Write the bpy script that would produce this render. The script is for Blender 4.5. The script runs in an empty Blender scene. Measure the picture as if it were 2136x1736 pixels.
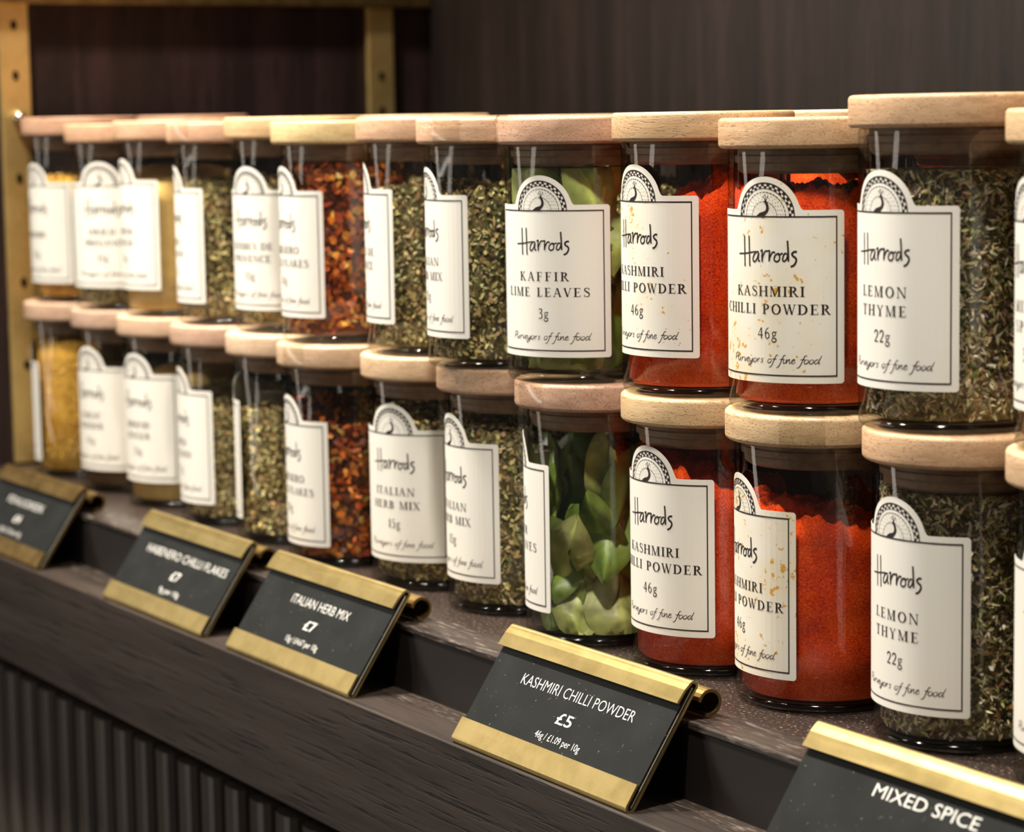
import bpy, math, random
import numpy as np
from mathutils import Vector, Matrix, noise as mnoise
R = random.Random(7)
PI = math.pi
sc = bpy.context.scene
COL = sc.collection

# ------------------------------------------------------------------ camera, world, lights, exposure
cam_d = bpy.data.cameras.new('camera'); cam = bpy.data.objects.new('camera', cam_d); COL.objects.link(cam)
YAW, PIT, ROL = .545334, .11932, -.016553
F = Vector((-math.cos(YAW)*math.cos(PIT), math.sin(YAW)*math.cos(PIT), -math.sin(PIT)))
Rt = F.cross(Vector((0, 0, 1))).normalized(); Up = Rt.cross(F)
R2 = Rt*math.cos(ROL)+Up*math.sin(ROL); U2 = Up*math.cos(ROL)-Rt*math.sin(ROL)
M = Matrix((R2, U2, -F)).transposed().to_4x4(); M.translation = Vector((.488721, -.472355, .179788))
cam.matrix_world = M
cam_d.sensor_width = 36; cam_d.sensor_fit = 'HORIZONTAL'; cam_d.lens = 5119.9/2136*36
cam_d.clip_start = .01; cam_d.clip_end = 50
cam_d.dof.use_dof = True; cam_d.dof.focus_distance = .772; cam_d.dof.aperture_fstop = 16
sc.camera = cam
sc.view_settings.view_transform = 'Standard'; sc.view_settings.look = 'None'
sc.view_settings.gamma = 1; sc.view_settings.use_curve_mapping = False
sc.view_settings.exposure = 0.0
w = bpy.data.worlds.new('world'); sc.world = w; w.use_nodes = True
bg = w.node_tree.nodes['Background']; bg.inputs[0].default_value = (1, .92, .82, 1); bg.inputs[1].default_value = .12
def lamp(name, loc, target, size, power, col=(1, .82, .58), sizey=None, spread=PI):
    d = bpy.data.lights.new(name, 'AREA'); d.energy = power; d.color = col; d.size = size; d.spread = spread
    if sizey: d.shape = 'RECTANGLE'; d.size_y = sizey
    o = bpy.data.objects.new(name, d); COL.objects.link(o); o.location = loc
    o.rotation_euler = (Vector(target)-Vector(loc)).to_track_quat('-Z', 'Z').to_euler()
    return o
lamp('ceiling_spot_lamp', (-.60, -.22, .72), (-.55, -.02, .12), .05, 3.1, (1, .91, .76), spread=1.5)
lamp('ceiling_spot_lamp', (-.42, -.20, .78), (-.20, -.03, .08), .05, 3.3, (1, .93, .81), spread=1.7)
lamp('ceiling_spot_lamp', (.02, -.21, .80), (.00, -.03, .05), .05, 2.9, (1, .93, .81), spread=1.7)
lamp('added_fill_lamp', (-1.7, -1.5, .2), (-.3, 0, .0), .22, 12.0, (1, .92, .81), 2.4)  # unseen tall lamp, added for left-front fill and streaks on the glass

# ------------------------------------------------------------------ helpers
def mesh_obj(name, verts, faces, mat, parent=None, smooth=False, col=None):
    me = bpy.data.meshes.new(name)
    me.from_pydata([tuple(v) for v in verts], [], faces); 
    for m in (mat if isinstance(mat, (list, tuple)) else [mat]): me.materials.append(m)
    if smooth: me.polygons.foreach_set('use_smooth', [True]*len(me.polygons))
    me.update()
    o = bpy.data.objects.new(name, me); COL.objects.link(o)
    if parent: o.parent = parent
    return o
def empty(name, loc, parent=None):
    o = bpy.data.objects.new(name, None); COL.objects.link(o); o.location = loc; o.empty_display_size = .01
    if parent: o.parent = parent
    return o
def tag(o, label=None, cat=None, group=None, kind=None):
    if label: o['label'] = label
    if cat: o['category'] = cat
    if group: o['group'] = group
    if kind: o['kind'] = kind
    return o
def copy_tree(o, parent=None):
    c = o.copy(); COL.objects.link(c); c.parent = parent
    for ch in o.children: copy_tree(ch, c)
    return c
def np_mesh(name, V, Q, mat, parent, rgb=None, smooth=False):
    me = bpy.data.meshes.new(name); nf, k = Q.shape
    me.vertices.add(len(V)); me.vertices.foreach_set('co', V.astype('f').ravel())
    me.loops.add(nf*k); me.loops.foreach_set('vertex_index', Q.astype('i').ravel())
    me.polygons.add(nf); me.polygons.foreach_set('loop_start', np.arange(0, nf*k, k, dtype='i'))
    me.update(calc_edges=True)
    if smooth: me.polygons.foreach_set('use_smooth', np.ones(nf, bool))
    if rgb is not None:
        a = me.attributes.new('tint', 'FLOAT_COLOR', 'POINT')
        a.data.foreach_set('color', np.concatenate([rgb, np.ones((len(rgb), 1))], 1).astype('f').ravel())
    me.materials.append(mat)
    o = bpy.data.objects.new(name, me); COL.objects.link(o); o.parent = parent
    return o
def lathe(prof, seg=64, close=False):
    V = []; Fc = []
    for r, z in prof:
        for k in range(seg):
            a = 2*PI*k/seg; V.append((r*math.cos(a), r*math.sin(a), z))
    n = len(prof)
    for i in range(n-1 if not close else n):
        j = (i+1) % n
        for k in range(seg):
            l = (k+1) % seg
            Fc.append((i*seg+k, i*seg+l, j*seg+l, j*seg+k))
    return V, Fc
def lathe_capped(prof, seg=64):
    V, Fc = lathe(prof, seg); n = len(prof)
    Fc.append(tuple(range(seg-1, -1, -1))); Fc.append(tuple((n-1)*seg+k for k in range(seg)))
    return V, Fc
def box(x0, x1, y0, y1, z0, z1, b=0):
    import bmesh
    bm = bmesh.new(); bmesh.ops.create_cube(bm, size=1)
    for v in bm.verts:
        v.co = Vector((x0 if v.co.x < 0 else x1, y0 if v.co.y < 0 else y1, z0 if v.co.z < 0 else z1))
    if b: bmesh.ops.bevel(bm, geom=list(bm.edges), offset=b, segments=2, affect='EDGES', profile=.5)
    bm.verts.index_update()
    V = [tuple(v.co) for v in bm.verts]; Fc = [tuple(v.index for v in f.verts) for f in bm.faces]; bm.free()
    return V, Fc
def extrude_x(poly, x0, x1):
    n = len(poly)
    V = [(x0, y, z) for y, z in poly]+[(x1, y, z) for y, z in poly]
    Fc = [(i, (i+1) % n, n+(i+1) % n, n+i) for i in range(n)]
    Fc += [tuple(range(n-1, -1, -1)), tuple(range(n, 2*n))]
    return V, Fc
def ribbon(pts, th):
    """closed outline of a polyline (y,z) with thickness th"""
    L_ = []; Rr = []
    for i, p in enumerate(pts):
        a = Vector(pts[max(i-1, 0)]); b = Vector(pts[min(i+1, len(pts)-1)]); d = (b-a).normalized(); n = Vector((-d.y, d.x))*th/2
        L_.append((p[0]+n.x, p[1]+n.y)); Rr.append((p[0]-n.x, p[1]-n.y))
    return L_, Rr
def ribbon_x(pts, th, x0, x1):
    L_, Rr = ribbon(pts, th); n = len(pts)
    V = []
    for x in (x0, x1):
        V += [(x, *q) for q in L_]+[(x, *q) for q in Rr]
    Fc = []
    o = 2*n
    for i in range(n-1):
        Fc += [(i, o+i, o+i+1, i+1), (n+i, n+i+1, o+n+i+1, o+n+i), (i, i+1, n+i+1, n+i), (o+i, o+n+i, o+n+i+1, o+i+1)]
    Fc += [(0, n, o+n, o), (n-1, o+n-1, o+2*n-1, 2*n-1)]
    return V, Fc

# ------------------------------------------------------------------ materials
def new_mat(name):
    m = bpy.data.materials.new(name); m.use_nodes = True
    nt = m.node_tree; return m, nt, nt.nodes['Principled BSDF']
def N(nt, t, **kw):
    n = nt.nodes.new(t)
    for k, v in kw.items():
        if k in n.inputs: n.inputs[k].default_value = v
        else: setattr(n, k, v)
    return n
def ramp(nt, stops):
    r = nt.nodes.new('ShaderNodeValToRGB'); e = r.color_ramp.elements
    while len(e) > 1: e.remove(e[-1])
    e[0].position = stops[0][0]; e[0].color = (*stops[0][1], 1)
    for p, c in stops[1:]:
        k = e.new(p); k.color = (*c, 1)
    return r
def srgb(r, g, b):
    f = lambda c: (c/255/12.92) if c/255 <= .04045 else ((c/255+.055)/1.055)**2.4
    return (f(r), f(g), f(b))
def plain(name, col, rough=.5, metal=0, spec=.5):
    m, nt, p = new_mat(name); p.inputs['Base Color'].default_value = (*col, 1)
    p.inputs['Roughness'].default_value = rough; p.inputs['Metallic'].default_value = metal
    p.inputs['Specular IOR Level'].default_value = spec
    return m
def wood(name, stops, scale, stretch, rough, pore=None, pore_scale=(1, 1, 1), bump=.15, spec=.5, objcol=False, rnd=True, bd=.0003):
    m, nt, p = new_mat(name); L = nt.links.new
    tc = N(nt, 'ShaderNodeTexCoord'); mp = N(nt, 'ShaderNodeMapping'); mp.inputs['Scale'].default_value = stretch
    src = tc.outputs['Object']
    if rnd:
        oi = N(nt, 'ShaderNodeObjectInfo'); mu = N(nt, 'ShaderNodeVectorMath', operation='MULTIPLY_ADD')
        mu.inputs[1].default_value = (.37, .71, .53); L(oi.outputs['Random'], mu.inputs[0]); L(src, mu.inputs[2]); src = mu.outputs[0]
    L(src, mp.inputs[0])
    n1 = N(nt, 'ShaderNodeTexNoise', Scale=scale, Detail=6.0, Roughness=.6, Distortion=.6); L(mp.outputs[0], n1.inputs['Vector'])
    r = ramp(nt, stops); L(n1.outputs['Fac'], r.inputs[0]); colr = r.outputs[0]
    mp2 = N(nt, 'ShaderNodeMapping'); mp2.inputs['Scale'].default_value = pore_scale; L(src, mp2.inputs[0])
    n2 = N(nt, 'ShaderNodeTexNoise', Scale=1.0, Detail=3.0, Roughness=.7); L(mp2.outputs[0], n2.inputs['Vector'])
    r2 = ramp(nt, [(.34, (0, 0, 0)), (.47, (1, 1, 1))]); L(n2.outputs['Fac'], r2.inputs[0])
    if pore:
        mx = N(nt, 'ShaderNodeMixRGB', blend_type='MIX'); mx.inputs[1].default_value = (*pore, 1)
        L(r2.outputs[0], mx.inputs[0]); L(colr, mx.inputs[2]); colr = mx.outputs[0]
    if objcol:
        oi2 = N(nt, 'ShaderNodeObjectInfo'); mx = N(nt, 'ShaderNodeMixRGB', blend_type='MULTIPLY'); mx.inputs[0].default_value = 1
        L(colr, mx.inputs[1]); L(oi2.outputs['Color'], mx.inputs[2]); colr = mx.outputs[0]
    L(colr, p.inputs['Base Color']); p.inputs['Roughness'].default_value = rough; p.inputs['Specular IOR Level'].default_value = spec
    ad = N(nt, 'ShaderNodeMath', operation='MULTIPLY_ADD'); L(n1.outputs['Fac'], ad.inputs[0]); ad.inputs[1].default_value = .5; L(r2.outputs[0], ad.inputs[2])
    b = N(nt, 'ShaderNodeBump', Strength=bump, Distance=bd); L(ad.outputs[0], b.inputs['Height']); L(b.outputs[0], p.inputs['Normal'])
    return m
M_lid = wood('pale_lid_wood', [(.3, (.48, .37, .27)), (.5, (.60, .48, .365)), (.7, (.69, .575, .45))], 1, (22, 150, 460), .5,
             pore=(.38, .27, .17), pore_scale=(170, 1500, 1900), bump=.4, objcol=True)
M_plug = wood('stopper_wood', [(.3, (.16, .09, .05)), (.7, (.28, .17, .10))], 1, (40, 200, 300), .6)
M_dark = wood('dark_stained_oak', [(.30, (.016, .011, .009)), (.5, (.037, .026, .021)), (.72, (.055, .040, .033))], 1, (6, 60, 75), .42,
              pore=(.010, .007, .006), pore_scale=(18, 900, 480), bump=.3, spec=.5, rnd=False)
# the same oak where handling has worn it: pale dusty scratches along the grain
M_worn = M_dark.copy(); M_worn.name = 'worn_stained_oak'; nt = M_worn.node_tree; L = nt.links.new; p = nt.nodes['Principled BSDF']
old = p.inputs['Base Color'].links[0].from_socket
tc = N(nt, 'ShaderNodeTexCoord'); mp = N(nt, 'ShaderNodeMapping'); mp.inputs['Scale'].default_value = (110, 1300, 900); L(tc.outputs['Object'], mp.inputs[0])
n5 = N(nt, 'ShaderNodeTexNoise', Scale=1.0, Detail=3.0, Roughness=.6); L(mp.outputs[0], n5.inputs['Vector']); r5 = ramp(nt, [(.56, (0, 0, 0)), (.68, (.8, .8, .8))]); L(n5.outputs['Fac'], r5.inputs[0])
mx = N(nt, 'ShaderNodeMixRGB'); L(r5.outputs[0], mx.inputs[0]); L(old, mx.inputs[1]); mx.inputs[2].default_value = (.21, .17, .145, 1); L(mx.outputs[0], p.inputs['Base Color'])
p.inputs['Roughness'].default_value = .36
M_darkv = wood('dark_back_veneer', [(.3, (.007, .004, .0035)), (.5, (.014, .0085, .007)), (.75, (.028, .017, .015))], 1, (60, 60, 5), .55,
               pore=(.008, .005, .004), pore_scale=(500, 500, 30), bump=.2, rnd=False, spec=.3)
M_slat = wood('slat_stain', [(.3, (.045, .034, .028)), (.7, (.095, .075, .062))], 1, (90, 90, 8), .42, bump=.2)
# speckled dark shelf top, with crumbs of spilt spice on it
M_shelf, nt, p = new_mat('speckled_shelf_top'); L = nt.links.new
tc = N(nt, 'ShaderNodeTexCoord'); vo = N(nt, 'ShaderNodeTexNoise', Scale=900.0, Detail=2.0); L(tc.outputs['Object'], vo.inputs['Vector'])
r = ramp(nt, [(.3, (.012, .008, .007)), (.62, (.035, .024, .020)), (.72, (.28, .17, .11))]); L(vo.outputs['Fac'], r.inputs[0]); L(r.outputs[0], p.inputs['Base Color'])
p.inputs['Roughness'].default_value = .35
b = N(nt, 'ShaderNodeBump', Strength=.4, Distance=.0003); L(vo.outputs['Fac'], b.inputs['Height']); L(b.outputs[0], p.inputs['Normal'])

def brass(name, col, rough, dirt):
    m, nt, p = new_mat(name); L = nt.links.new
    tc = N(nt, 'ShaderNodeTexCoord'); mp = N(nt, 'ShaderNodeMapping'); mp.inputs['Scale'].default_value = (25, 400, 400); L(tc.outputs['Object'], mp.inputs[0])
    n1 = N(nt, 'ShaderNodeTexNoise', Scale=1.0, Detail=4.0); L(mp.outputs[0], n1.inputs['Vector'])
    n2 = N(nt, 'ShaderNodeTexNoise', Scale=90.0, Detail=5.0, Roughness=.65); L(tc.outputs['Object'], n2.inputs['Vector'])
    r = ramp(nt, [(.35, dirt), (.6, col)]); L(n2.outputs['Fac'], r.inputs[0]); L(r.outputs[0], p.inputs['Base Color'])
    p.inputs['Metallic'].default_value = 1; p.inputs['Roughness'].default_value = rough
    mr = N(nt, 'ShaderNodeMapRange'); mr.inputs['To Min'].default_value = rough-.08; mr.inputs['To Max'].default_value = rough+.12
    L(n1.outputs['Fac'], mr.inputs['Value']); L(mr.outputs[0], p.inputs['Roughness'])
    b = N(nt, 'ShaderNodeBump', Strength=.12, Distance=.0002); L(n1.outputs['Fac'], b.inputs['Height']); L(b.outputs[0], p.inputs['Normal'])
    return m
M_brass = brass('brushed_brass', (.56, .43, .185), .38, (.45, .34, .135))
M_brass2 = brass('upright_brass', (.86, .64, .27), .5, (.76, .55, .22))
M_brassd = brass('tarnished_brass', (.30, .20, .075), .45, (.18, .115, .04))
M_hole = plain('hole_shadow_metal', (.02, .015, .008), .6, 1)
M_steel = plain('polished_pin', (.85, .82, .75), .15, 1)
# slate card
M_card, nt, p = new_mat('charcoal_card'); L = nt.links.new
tc = N(nt, 'ShaderNodeTexCoord'); n2 = N(nt, 'ShaderNodeTexNoise', Scale=60.0, Detail=5.0, Roughness=.6); L(tc.outputs['Object'], n2.inputs['Vector'])
r = ramp(nt, [(.3, (.005, .006, .006)), (.7, (.012, .0135, .0135))]); L(n2.outputs['Fac'], r.inputs[0])
n3 = N(nt, 'ShaderNodeTexNoise', Scale=900.0, Detail=1.0); L(tc.outputs['Object'], n3.inputs['Vector'])
r3 = ramp(nt, [(.735, (0, 0, 0)), (.80, (.45, .45, .45))]); L(n3.outputs['Fac'], r3.inputs[0])
mx = N(nt, 'ShaderNodeMixRGB', blend_type='MIX'); L(r3.outputs[0], mx.inputs[0]); L(r.outputs[0], mx.inputs[1]); mx.inputs[2].default_value = (.35, .30, .22, 1)
L(mx.outputs[0], p.inputs['Base Color']); p.inputs['Roughness'].default_value = .5; p.inputs['Specular IOR Level'].default_value = .22
M_edge = plain('card_edge_plastic', (.62, .55, .45), .3)
M_white = plain('white_print', (.66, .65, .62), .5)
M_ink = plain('black_print', (.022, .012, .012), .55, spec=.3)
M_inkf = plain('back_print', (.75, .75, .74), .5)
M_paper = plain('label_paper', (.80, .775, .72), .42, spec=.4)
M_stain, nt, p = new_mat('stained_label_paper'); L = nt.links.new
tc = N(nt, 'ShaderNodeTexCoord'); oi = N(nt, 'ShaderNodeObjectInfo'); ad = N(nt, 'ShaderNodeVectorMath', operation='ADD'); L(tc.outputs['Object'], ad.inputs[0]); L(oi.outputs['Random'], ad.inputs[1])
n1 = N(nt, 'ShaderNodeTexNoise', Scale=45.0, Detail=2.0); L(ad.outputs[0], n1.inputs['Vector'])
n2 = N(nt, 'ShaderNodeTexNoise', Scale=420.0, Detail=3.0, Roughness=.6); L(ad.outputs[0], n2.inputs['Vector'])
r1 = ramp(nt, [(.42, (0, 0, 0)), (.68, (.38, .38, .38))]); L(n1.outputs['Fac'], r1.inputs[0])
m1 = N(nt, 'ShaderNodeMixRGB'); L(r1.outputs[0], m1.inputs[0]); m1.inputs[1].default_value = (.80, .77, .70, 1); m1.inputs[2].default_value = (.74, .58, .26, 1)
mu = N(nt, 'ShaderNodeMath', operation='MULTIPLY_ADD'); L(n1.outputs['Fac'], mu.inputs[0]); mu.inputs[1].default_value = .45; L(n2.outputs['Fac'], mu.inputs[2])
r2 = ramp(nt, [(.865, (0, 0, 0)), (.91, (1, 1, 1))]); L(mu.outputs[0], r2.inputs[0])
m2 = N(nt, 'ShaderNodeMixRGB'); L(r2.outputs[0], m2.inputs[0]); L(m1.outputs[0], m2.inputs[1]); m2.inputs[2].default_value = (.62, .33, .05, 1)
L(m2.outputs[0], p.inputs['Base Color']); p.inputs['Roughness'].default_value = .42

def clear(name, tint, refl=1.0, rough=.02, edge=None):
    """thin clear wall: straight-through transmission plus Fresnel gloss; darker seen edge-on"""
    m = bpy.data.materials.new(name); m.use_nodes = True; nt = m.node_tree; nt.nodes.clear(); L = nt.links.new
    out = N(nt, 'ShaderNodeOutputMaterial'); tr = N(nt, 'ShaderNodeBsdfTransparent'); gl = N(nt, 'ShaderNodeBsdfGlossy', Roughness=rough)
    mx = N(nt, 'ShaderNodeMixShader'); lw = N(nt, 'ShaderNodeLayerWeight', Blend=.5)
    pw = N(nt, 'ShaderNodeMath', operation='POWER'); pw.inputs[1].default_value = 5; L(lw.outputs['Facing'], pw.inputs[0])
    r = ramp(nt, [(0, tint), (1, edge or tint)]); L(pw.outputs[0], r.inputs[0]); L(r.outputs[0], tr.inputs[0])
    ml = N(nt, 'ShaderNodeMath', operation='MULTIPLY_ADD'); ml.inputs[1].default_value = .32*refl; ml.inputs[2].default_value = .035*refl; L(pw.outputs[0], ml.inputs[0])
    L(ml.outputs[0], mx.inputs[0]); L(tr.outputs[0], mx.inputs[1]); L(gl.outputs[0], mx.inputs[2]); L(mx.outputs[0], out.inputs[0])
    return m
M_glass = clear('clear_jar_glass', (.985, .985, .975), .9, .03, (.62, .60, .55))
M_tape = clear('clear_tape', (.94, .93, .90), 1.6, .15, (.8, .78, .74))
M_base = clear('thick_base_glass', (.96, .965, .93), 1.4, .06, (.72, .72, .64))

def powder(name, stops, rough=.9, bump=.7, sc_=1500.0):
    m, nt, p = new_mat(name); L = nt.links.new
    tc = N(nt, 'ShaderNodeTexCoord'); n1 = N(nt, 'ShaderNodeTexNoise', Scale=sc_, Detail=4.0, Roughness=.7); L(tc.outputs['Object'], n1.inputs['Vector'])
    n2 = N(nt, 'ShaderNodeTexNoise', Scale=70.0, Detail=3.0); L(tc.outputs['Object'], n2.inputs['Vector'])
    ad = N(nt, 'ShaderNodeMath', operation='MULTIPLY_ADD'); L(n2.outputs['Fac'], ad.inputs[0]); ad.inputs[1].default_value = .6; ad.inputs[2].default_value = -.3
    a2 = N(nt, 'ShaderNodeMath', operation='ADD'); L(ad.outputs[0], a2.inputs[0]); L(n1.outputs['Fac'], a2.inputs[1])
    r = ramp(nt, stops); L(a2.outputs[0], r.inputs[0]); L(r.outputs[0], p.inputs['Base Color']); p.inputs['Roughness'].default_value = rough
    p.inputs['Specular IOR Level'].default_value = .2
    b = N(nt, 'ShaderNodeBump', Strength=bump, Distance=.0006); L(a2.outputs[0], b.inputs['Height']); L(b.outputs[0], p.inputs['Normal'])
    return m
M_chilli = powder('chilli_powder', [(.26, (.30, .012, .001)), (.40, (.64, .036, .001)), (.56, (.86, .075, .002)), (.72, (.95, .16, .02))])
M_dkchil = powder('caked_chilli', [(.3, (.02, .004, .003)), (.7, (.08, .012, .006))])
M_tan = powder('tan_powder', [(.3, (.55, .35, .11)), (.7, (.80, .57, .22))], bump=.3)
M_yel = powder('yellow_grains', [(.3, (.36, .16, .02)), (.45, (.62, .33, .04)), (.7, (.85, .52, .12))], bump=1, sc_=650.0)
M_brown = powder('dark_spice', [(.3, (.09, .05, .025)), (.7, (.24, .15, .08))])
M_core = powder('herb_core', [(.35, (.03, .025, .010)), (.55, (.15, .125, .05)), (.75, (.34, .28, .14))], bump=1, sc_=500.0)
M_coref = powder('flake_core', [(.35, (.02, .005, .002)), (.6, (.14, .03, .006))], bump=1, sc_=400.0)
M_bits, nt, p = new_mat('dried_bits'); at = N(nt, 'ShaderNodeAttribute', attribute_name='tint'); nt.links.new(at.outputs['Color'], p.inputs['Base Color'])
p.inputs['Roughness'].default_value = .55; p.inputs['Specular IOR Level'].default_value = .4
M_leaf, nt, p = new_mat('dried_lime_leaf'); L = nt.links.new
tc = N(nt, 'ShaderNodeTexCoord'); n1 = N(nt, 'ShaderNodeTexNoise', Scale=160.0, Detail=4.0); L(tc.outputs['Object'], n1.inputs['Vector'])
at = N(nt, 'ShaderNodeAttribute', attribute_name='tint'); oi = N(nt, 'ShaderNodeObjectInfo')
m1 = N(nt, 'ShaderNodeMixRGB', blend_type='MULTIPLY'); m1.inputs[0].default_value = 1; L(at.outputs['Color'], m1.inputs[1]); L(oi.outputs['Color'], m1.inputs[2])
r = ramp(nt, [(.3, (.65, .65, .65)), (.7, (1.2, 1.2, 1.1))]); L(n1.outputs['Fac'], r.inputs[0])
m2 = N(nt, 'ShaderNodeMixRGB', blend_type='MULTIPLY'); m2.inputs[0].default_value = 1; L(m1.outputs[0], m2.inputs[1]); L(r.outputs[0], m2.inputs[2])
L(m2.outputs[0], p.inputs['Base Color']); p.inputs['Roughness'].default_value = .42
b = N(nt, 'ShaderNodeBump', Strength=.3, Distance=.0005); L(n1.outputs['Fac'], b.inputs['Height']); L(b.outputs[0], p.inputs['Normal'])

# ------------------------------------------------------------------ the setting and the shelf
XL, XR = -.776, .75
def struct(name, geo, mat): return tag(mesh_obj(name, *geo, mat), kind='structure')
M_red = wood('reddish_side_veneer', [(.3, (.010, .005, .0045)), (.5, (.024, .0115, .0105)), (.75, (.050, .025, .024))], 1, (60, 60, 5), .55,
             pore=(.009, .005, .004), pore_scale=(500, 500, 30), bump=.2, rnd=False, spec=.3)
struct('wall_left', box(XL-.02, XL, -.030, .262, .0, .60), M_red)
struct('wall_far', box(-2.6, -2.5, -2.6, .3, -.95, 1.6), M_darkv)
struct('wall_rear', box(-2.5, XL-.021, .250, .30, -.95, 1.6), M_darkv)
struct('wall_back', box(XL+.006, XR, .240, .262, .0, .60, .0006), M_darkv)
struct('floor', box(-2.6, 2, -2.6, .3, -.97, -.95), plain('dark_floor', (.05, .04, .035), .5))
sh = empty('display_shelf', (0, 0, 0)); tag(sh, 'dark stained oak display shelf with stepped front edge under the jars', 'shelf')
mesh_obj('shelf_board', *box(XL, XR, -.0388, .2395, -.02, 0), M_shelf, sh)
mesh_obj('front_lip', *box(-1.02, XR, -.0553, -.0390, -.0022, .0004, .0006), M_worn, sh)
mesh_obj('riser_board', *box(-1.02, XR, -.0549, -.0390, -.0242, -.0022), plain('painted_shade_riser', (.012, .009, .008), .5, spec=.3), sh)  # shade under the lip painted in: near-black colour on the drop face
mesh_obj('ticket_ledge', *box(-1.02, XR, -.0790, -.0390, -.0400, -.0242), M_worn, sh)
mesh_obj('fascia_board', *box(-1.02, XR, -.0800, -.0640, -.0743, -.0240, .0005), M_dark, sh)
mesh_obj('under_rail', *box(-1.02, XR, -.0600, -.0400, -.0860, -.0400), M_dark, sh)
fl = empty('fluted_panel', (0, -.055, -.95)); tag(fl, 'dark fluted wooden cabinet front of half-round slats below the shelf fascia', 'panel')
V, Fc = box(-1.02, XR, .004, .014, 0, .858); mesh_obj('backing_board', V, Fc, M_darkv, fl)
pr = [(-.0100, 0), (-.0100, -.0050), (-.0088, -.0088), (-.0062, -.0110), (-.0030, -.0118), (.0030, -.0118), (.0062, -.0110), (.0088, -.0088), (.0100, -.0050), (.0100, 0), (.0100, .004), (-.0100, .004)]
n = len(pr); V = [(x, y, 0) for x, y in pr]+[(x, y, .862) for x, y in pr]
Fc = [((i+1) % n, i, n+i, n+(i+1) % n) for i in range(n)]+[tuple(range(n)), tuple(range(2*n-1, n-1, -1))]
me0 = None
for k in range(74):
    x = -1.002+.0238*k
    if me0 is None: s = mesh_obj('slat', V, Fc, M_slat, fl); me0 = s.data
    else: s = bpy.data.objects.new('slat', me0); COL.objects.link(s); s.parent = fl
    s.location = (x, 0, 0)

# brass shelving standards on the left panel
def upright(y, label, z0, holes, pin=None):
    o = empty('brass_upright', (XL, y, z0)); tag(o, label, 'shelf upright', 'brass shelving uprights')
    h = .60-z0
    mesh_obj('channel', *box(0, .0035, -.0085, .0085, 0, h, .0008), M_brass2, o)
    for z in holes:
        V, Fc = lathe_capped([(.0021, 0), (.0021, .0004)], 20); V = [(.00345+v[2], v[0]*.8, v[1]*1.3) for v in V]
        q = mesh_obj('peg_hole', V, Fc, M_hole, o); q.location = (0, 0, z-z0)
    if pin is not None:
        V, Fc = lathe_capped([(.0030, 0), (.0030, .004), (.0022, .006), (.0008, .0068)], 20); V = [(.0034+v[2], v[0], v[1]) for v in V]
        q = mesh_obj('shelf_pin', V, Fc, M_steel, o, True); q.location = (0, 0, pin-z0)
upright(-.0122, 'bright brass upright at the front left edge of the bay with shiny pin', .001, [.0540, .0985, .1540, .2085, .235], .1866)
upright(.2085, 'dimmer brass upright near the back corner of the left panel', .001, [.0540, .0985, .1540, .1873, .2070])
rail = tag(mesh_obj('brass_rail', *box(XL+.0005, XL+.009, -.030, .2395, .2462, .262, .0008), M_brassd), 'horizontal brass rail along the top of the left panel', 'rail')
# ------------------------------------------------------------------ lettering (all in millimetres, drawn flat, then wrapped)
def catmull(P, n=6):
    if len(P) < 3:
        (x0, y0), (x1, y1) = P; return [(x0+(x1-x0)*i/n, y0+(y1-y0)*i/n) for i in range(n+1)]
    Q = [P[0]]+list(P)+[P[-1]]; out = []
    for i in range(1, len(Q)-2):
        p0, p1, p2, p3 = Q[i-1:i+3]
        for k in range(n):
            t = k/n
            out.append(tuple(.5*((2*p1[a])+(-p0[a]+p2[a])*t+(2*p0[a]-5*p1[a]+4*p2[a]-p3[a])*t*t+(-p0[a]+3*p1[a]-3*p2[a]+p3[a])*t**3) for a in (0, 1)))
    out.append(P[-1]); return out
class Ink:
    def __init__(s): s.q = []
    def quad(s, a, b, c, d): s.q.append((a, b, c, d))
    def rect(s, x0, y0, x1, y1):
        k = max(1, int(abs(x1-x0)/1.2))
        for i in range(k):
            a = x0+(x1-x0)*i/k; b = x0+(x1-x0)*(i+1)/k; s.quad((a, y0), (b, y0), (b, y1), (a, y1))
    def strip(s, A, B):
        for i in range(len(A)-1): s.quad(A[i], B[i], B[i+1], A[i+1])
    def stroke(s, P, w, n=6, smooth=True, w1=None):
        C = catmull(P, n) if smooth else P; A = []; B = []; m = len(C)
        for i, p in enumerate(C):
            a = C[max(i-1, 0)]; b = C[min(i+1, m-1)]; dx, dy = b[0]-a[0], b[1]-a[1]; l = math.hypot(dx, dy) or 1
            ww = w(i/(m-1)) if callable(w) else (w if w1 is None else w+(w1-w)*i/(m-1))
            A.append((p[0]-dy/l*ww/2, p[1]+dx/l*ww/2)); B.append((p[0]+dy/l*ww/2, p[1]-dx/l*ww/2))
        s.strip(A, B)
    def dot(s, x, y, r):
        P = [(x+r*math.cos(a), y+r*math.sin(a)) for a in (0, PI/3, 2*PI/3, PI, 4*PI/3, 5*PI/3)]
        s.quad(P[0], P[1], P[2], P[3]); s.quad(P[3], P[4], P[5], P[0])
    def ring(s, cx, cy, r0, r1, a0=0, a1=PI, n=24):
        A = [(cx+r0*math.cos(a0+(a1-a0)*i/n), cy+r0*math.sin(a0+(a1-a0)*i/n)) for i in range(n+1)]
        B = [(cx+r1*math.cos(a0+(a1-a0)*i/n), cy+r1*math.sin(a0+(a1-a0)*i/n)) for i in range(n+1)]
        s.strip(A, B)
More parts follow.
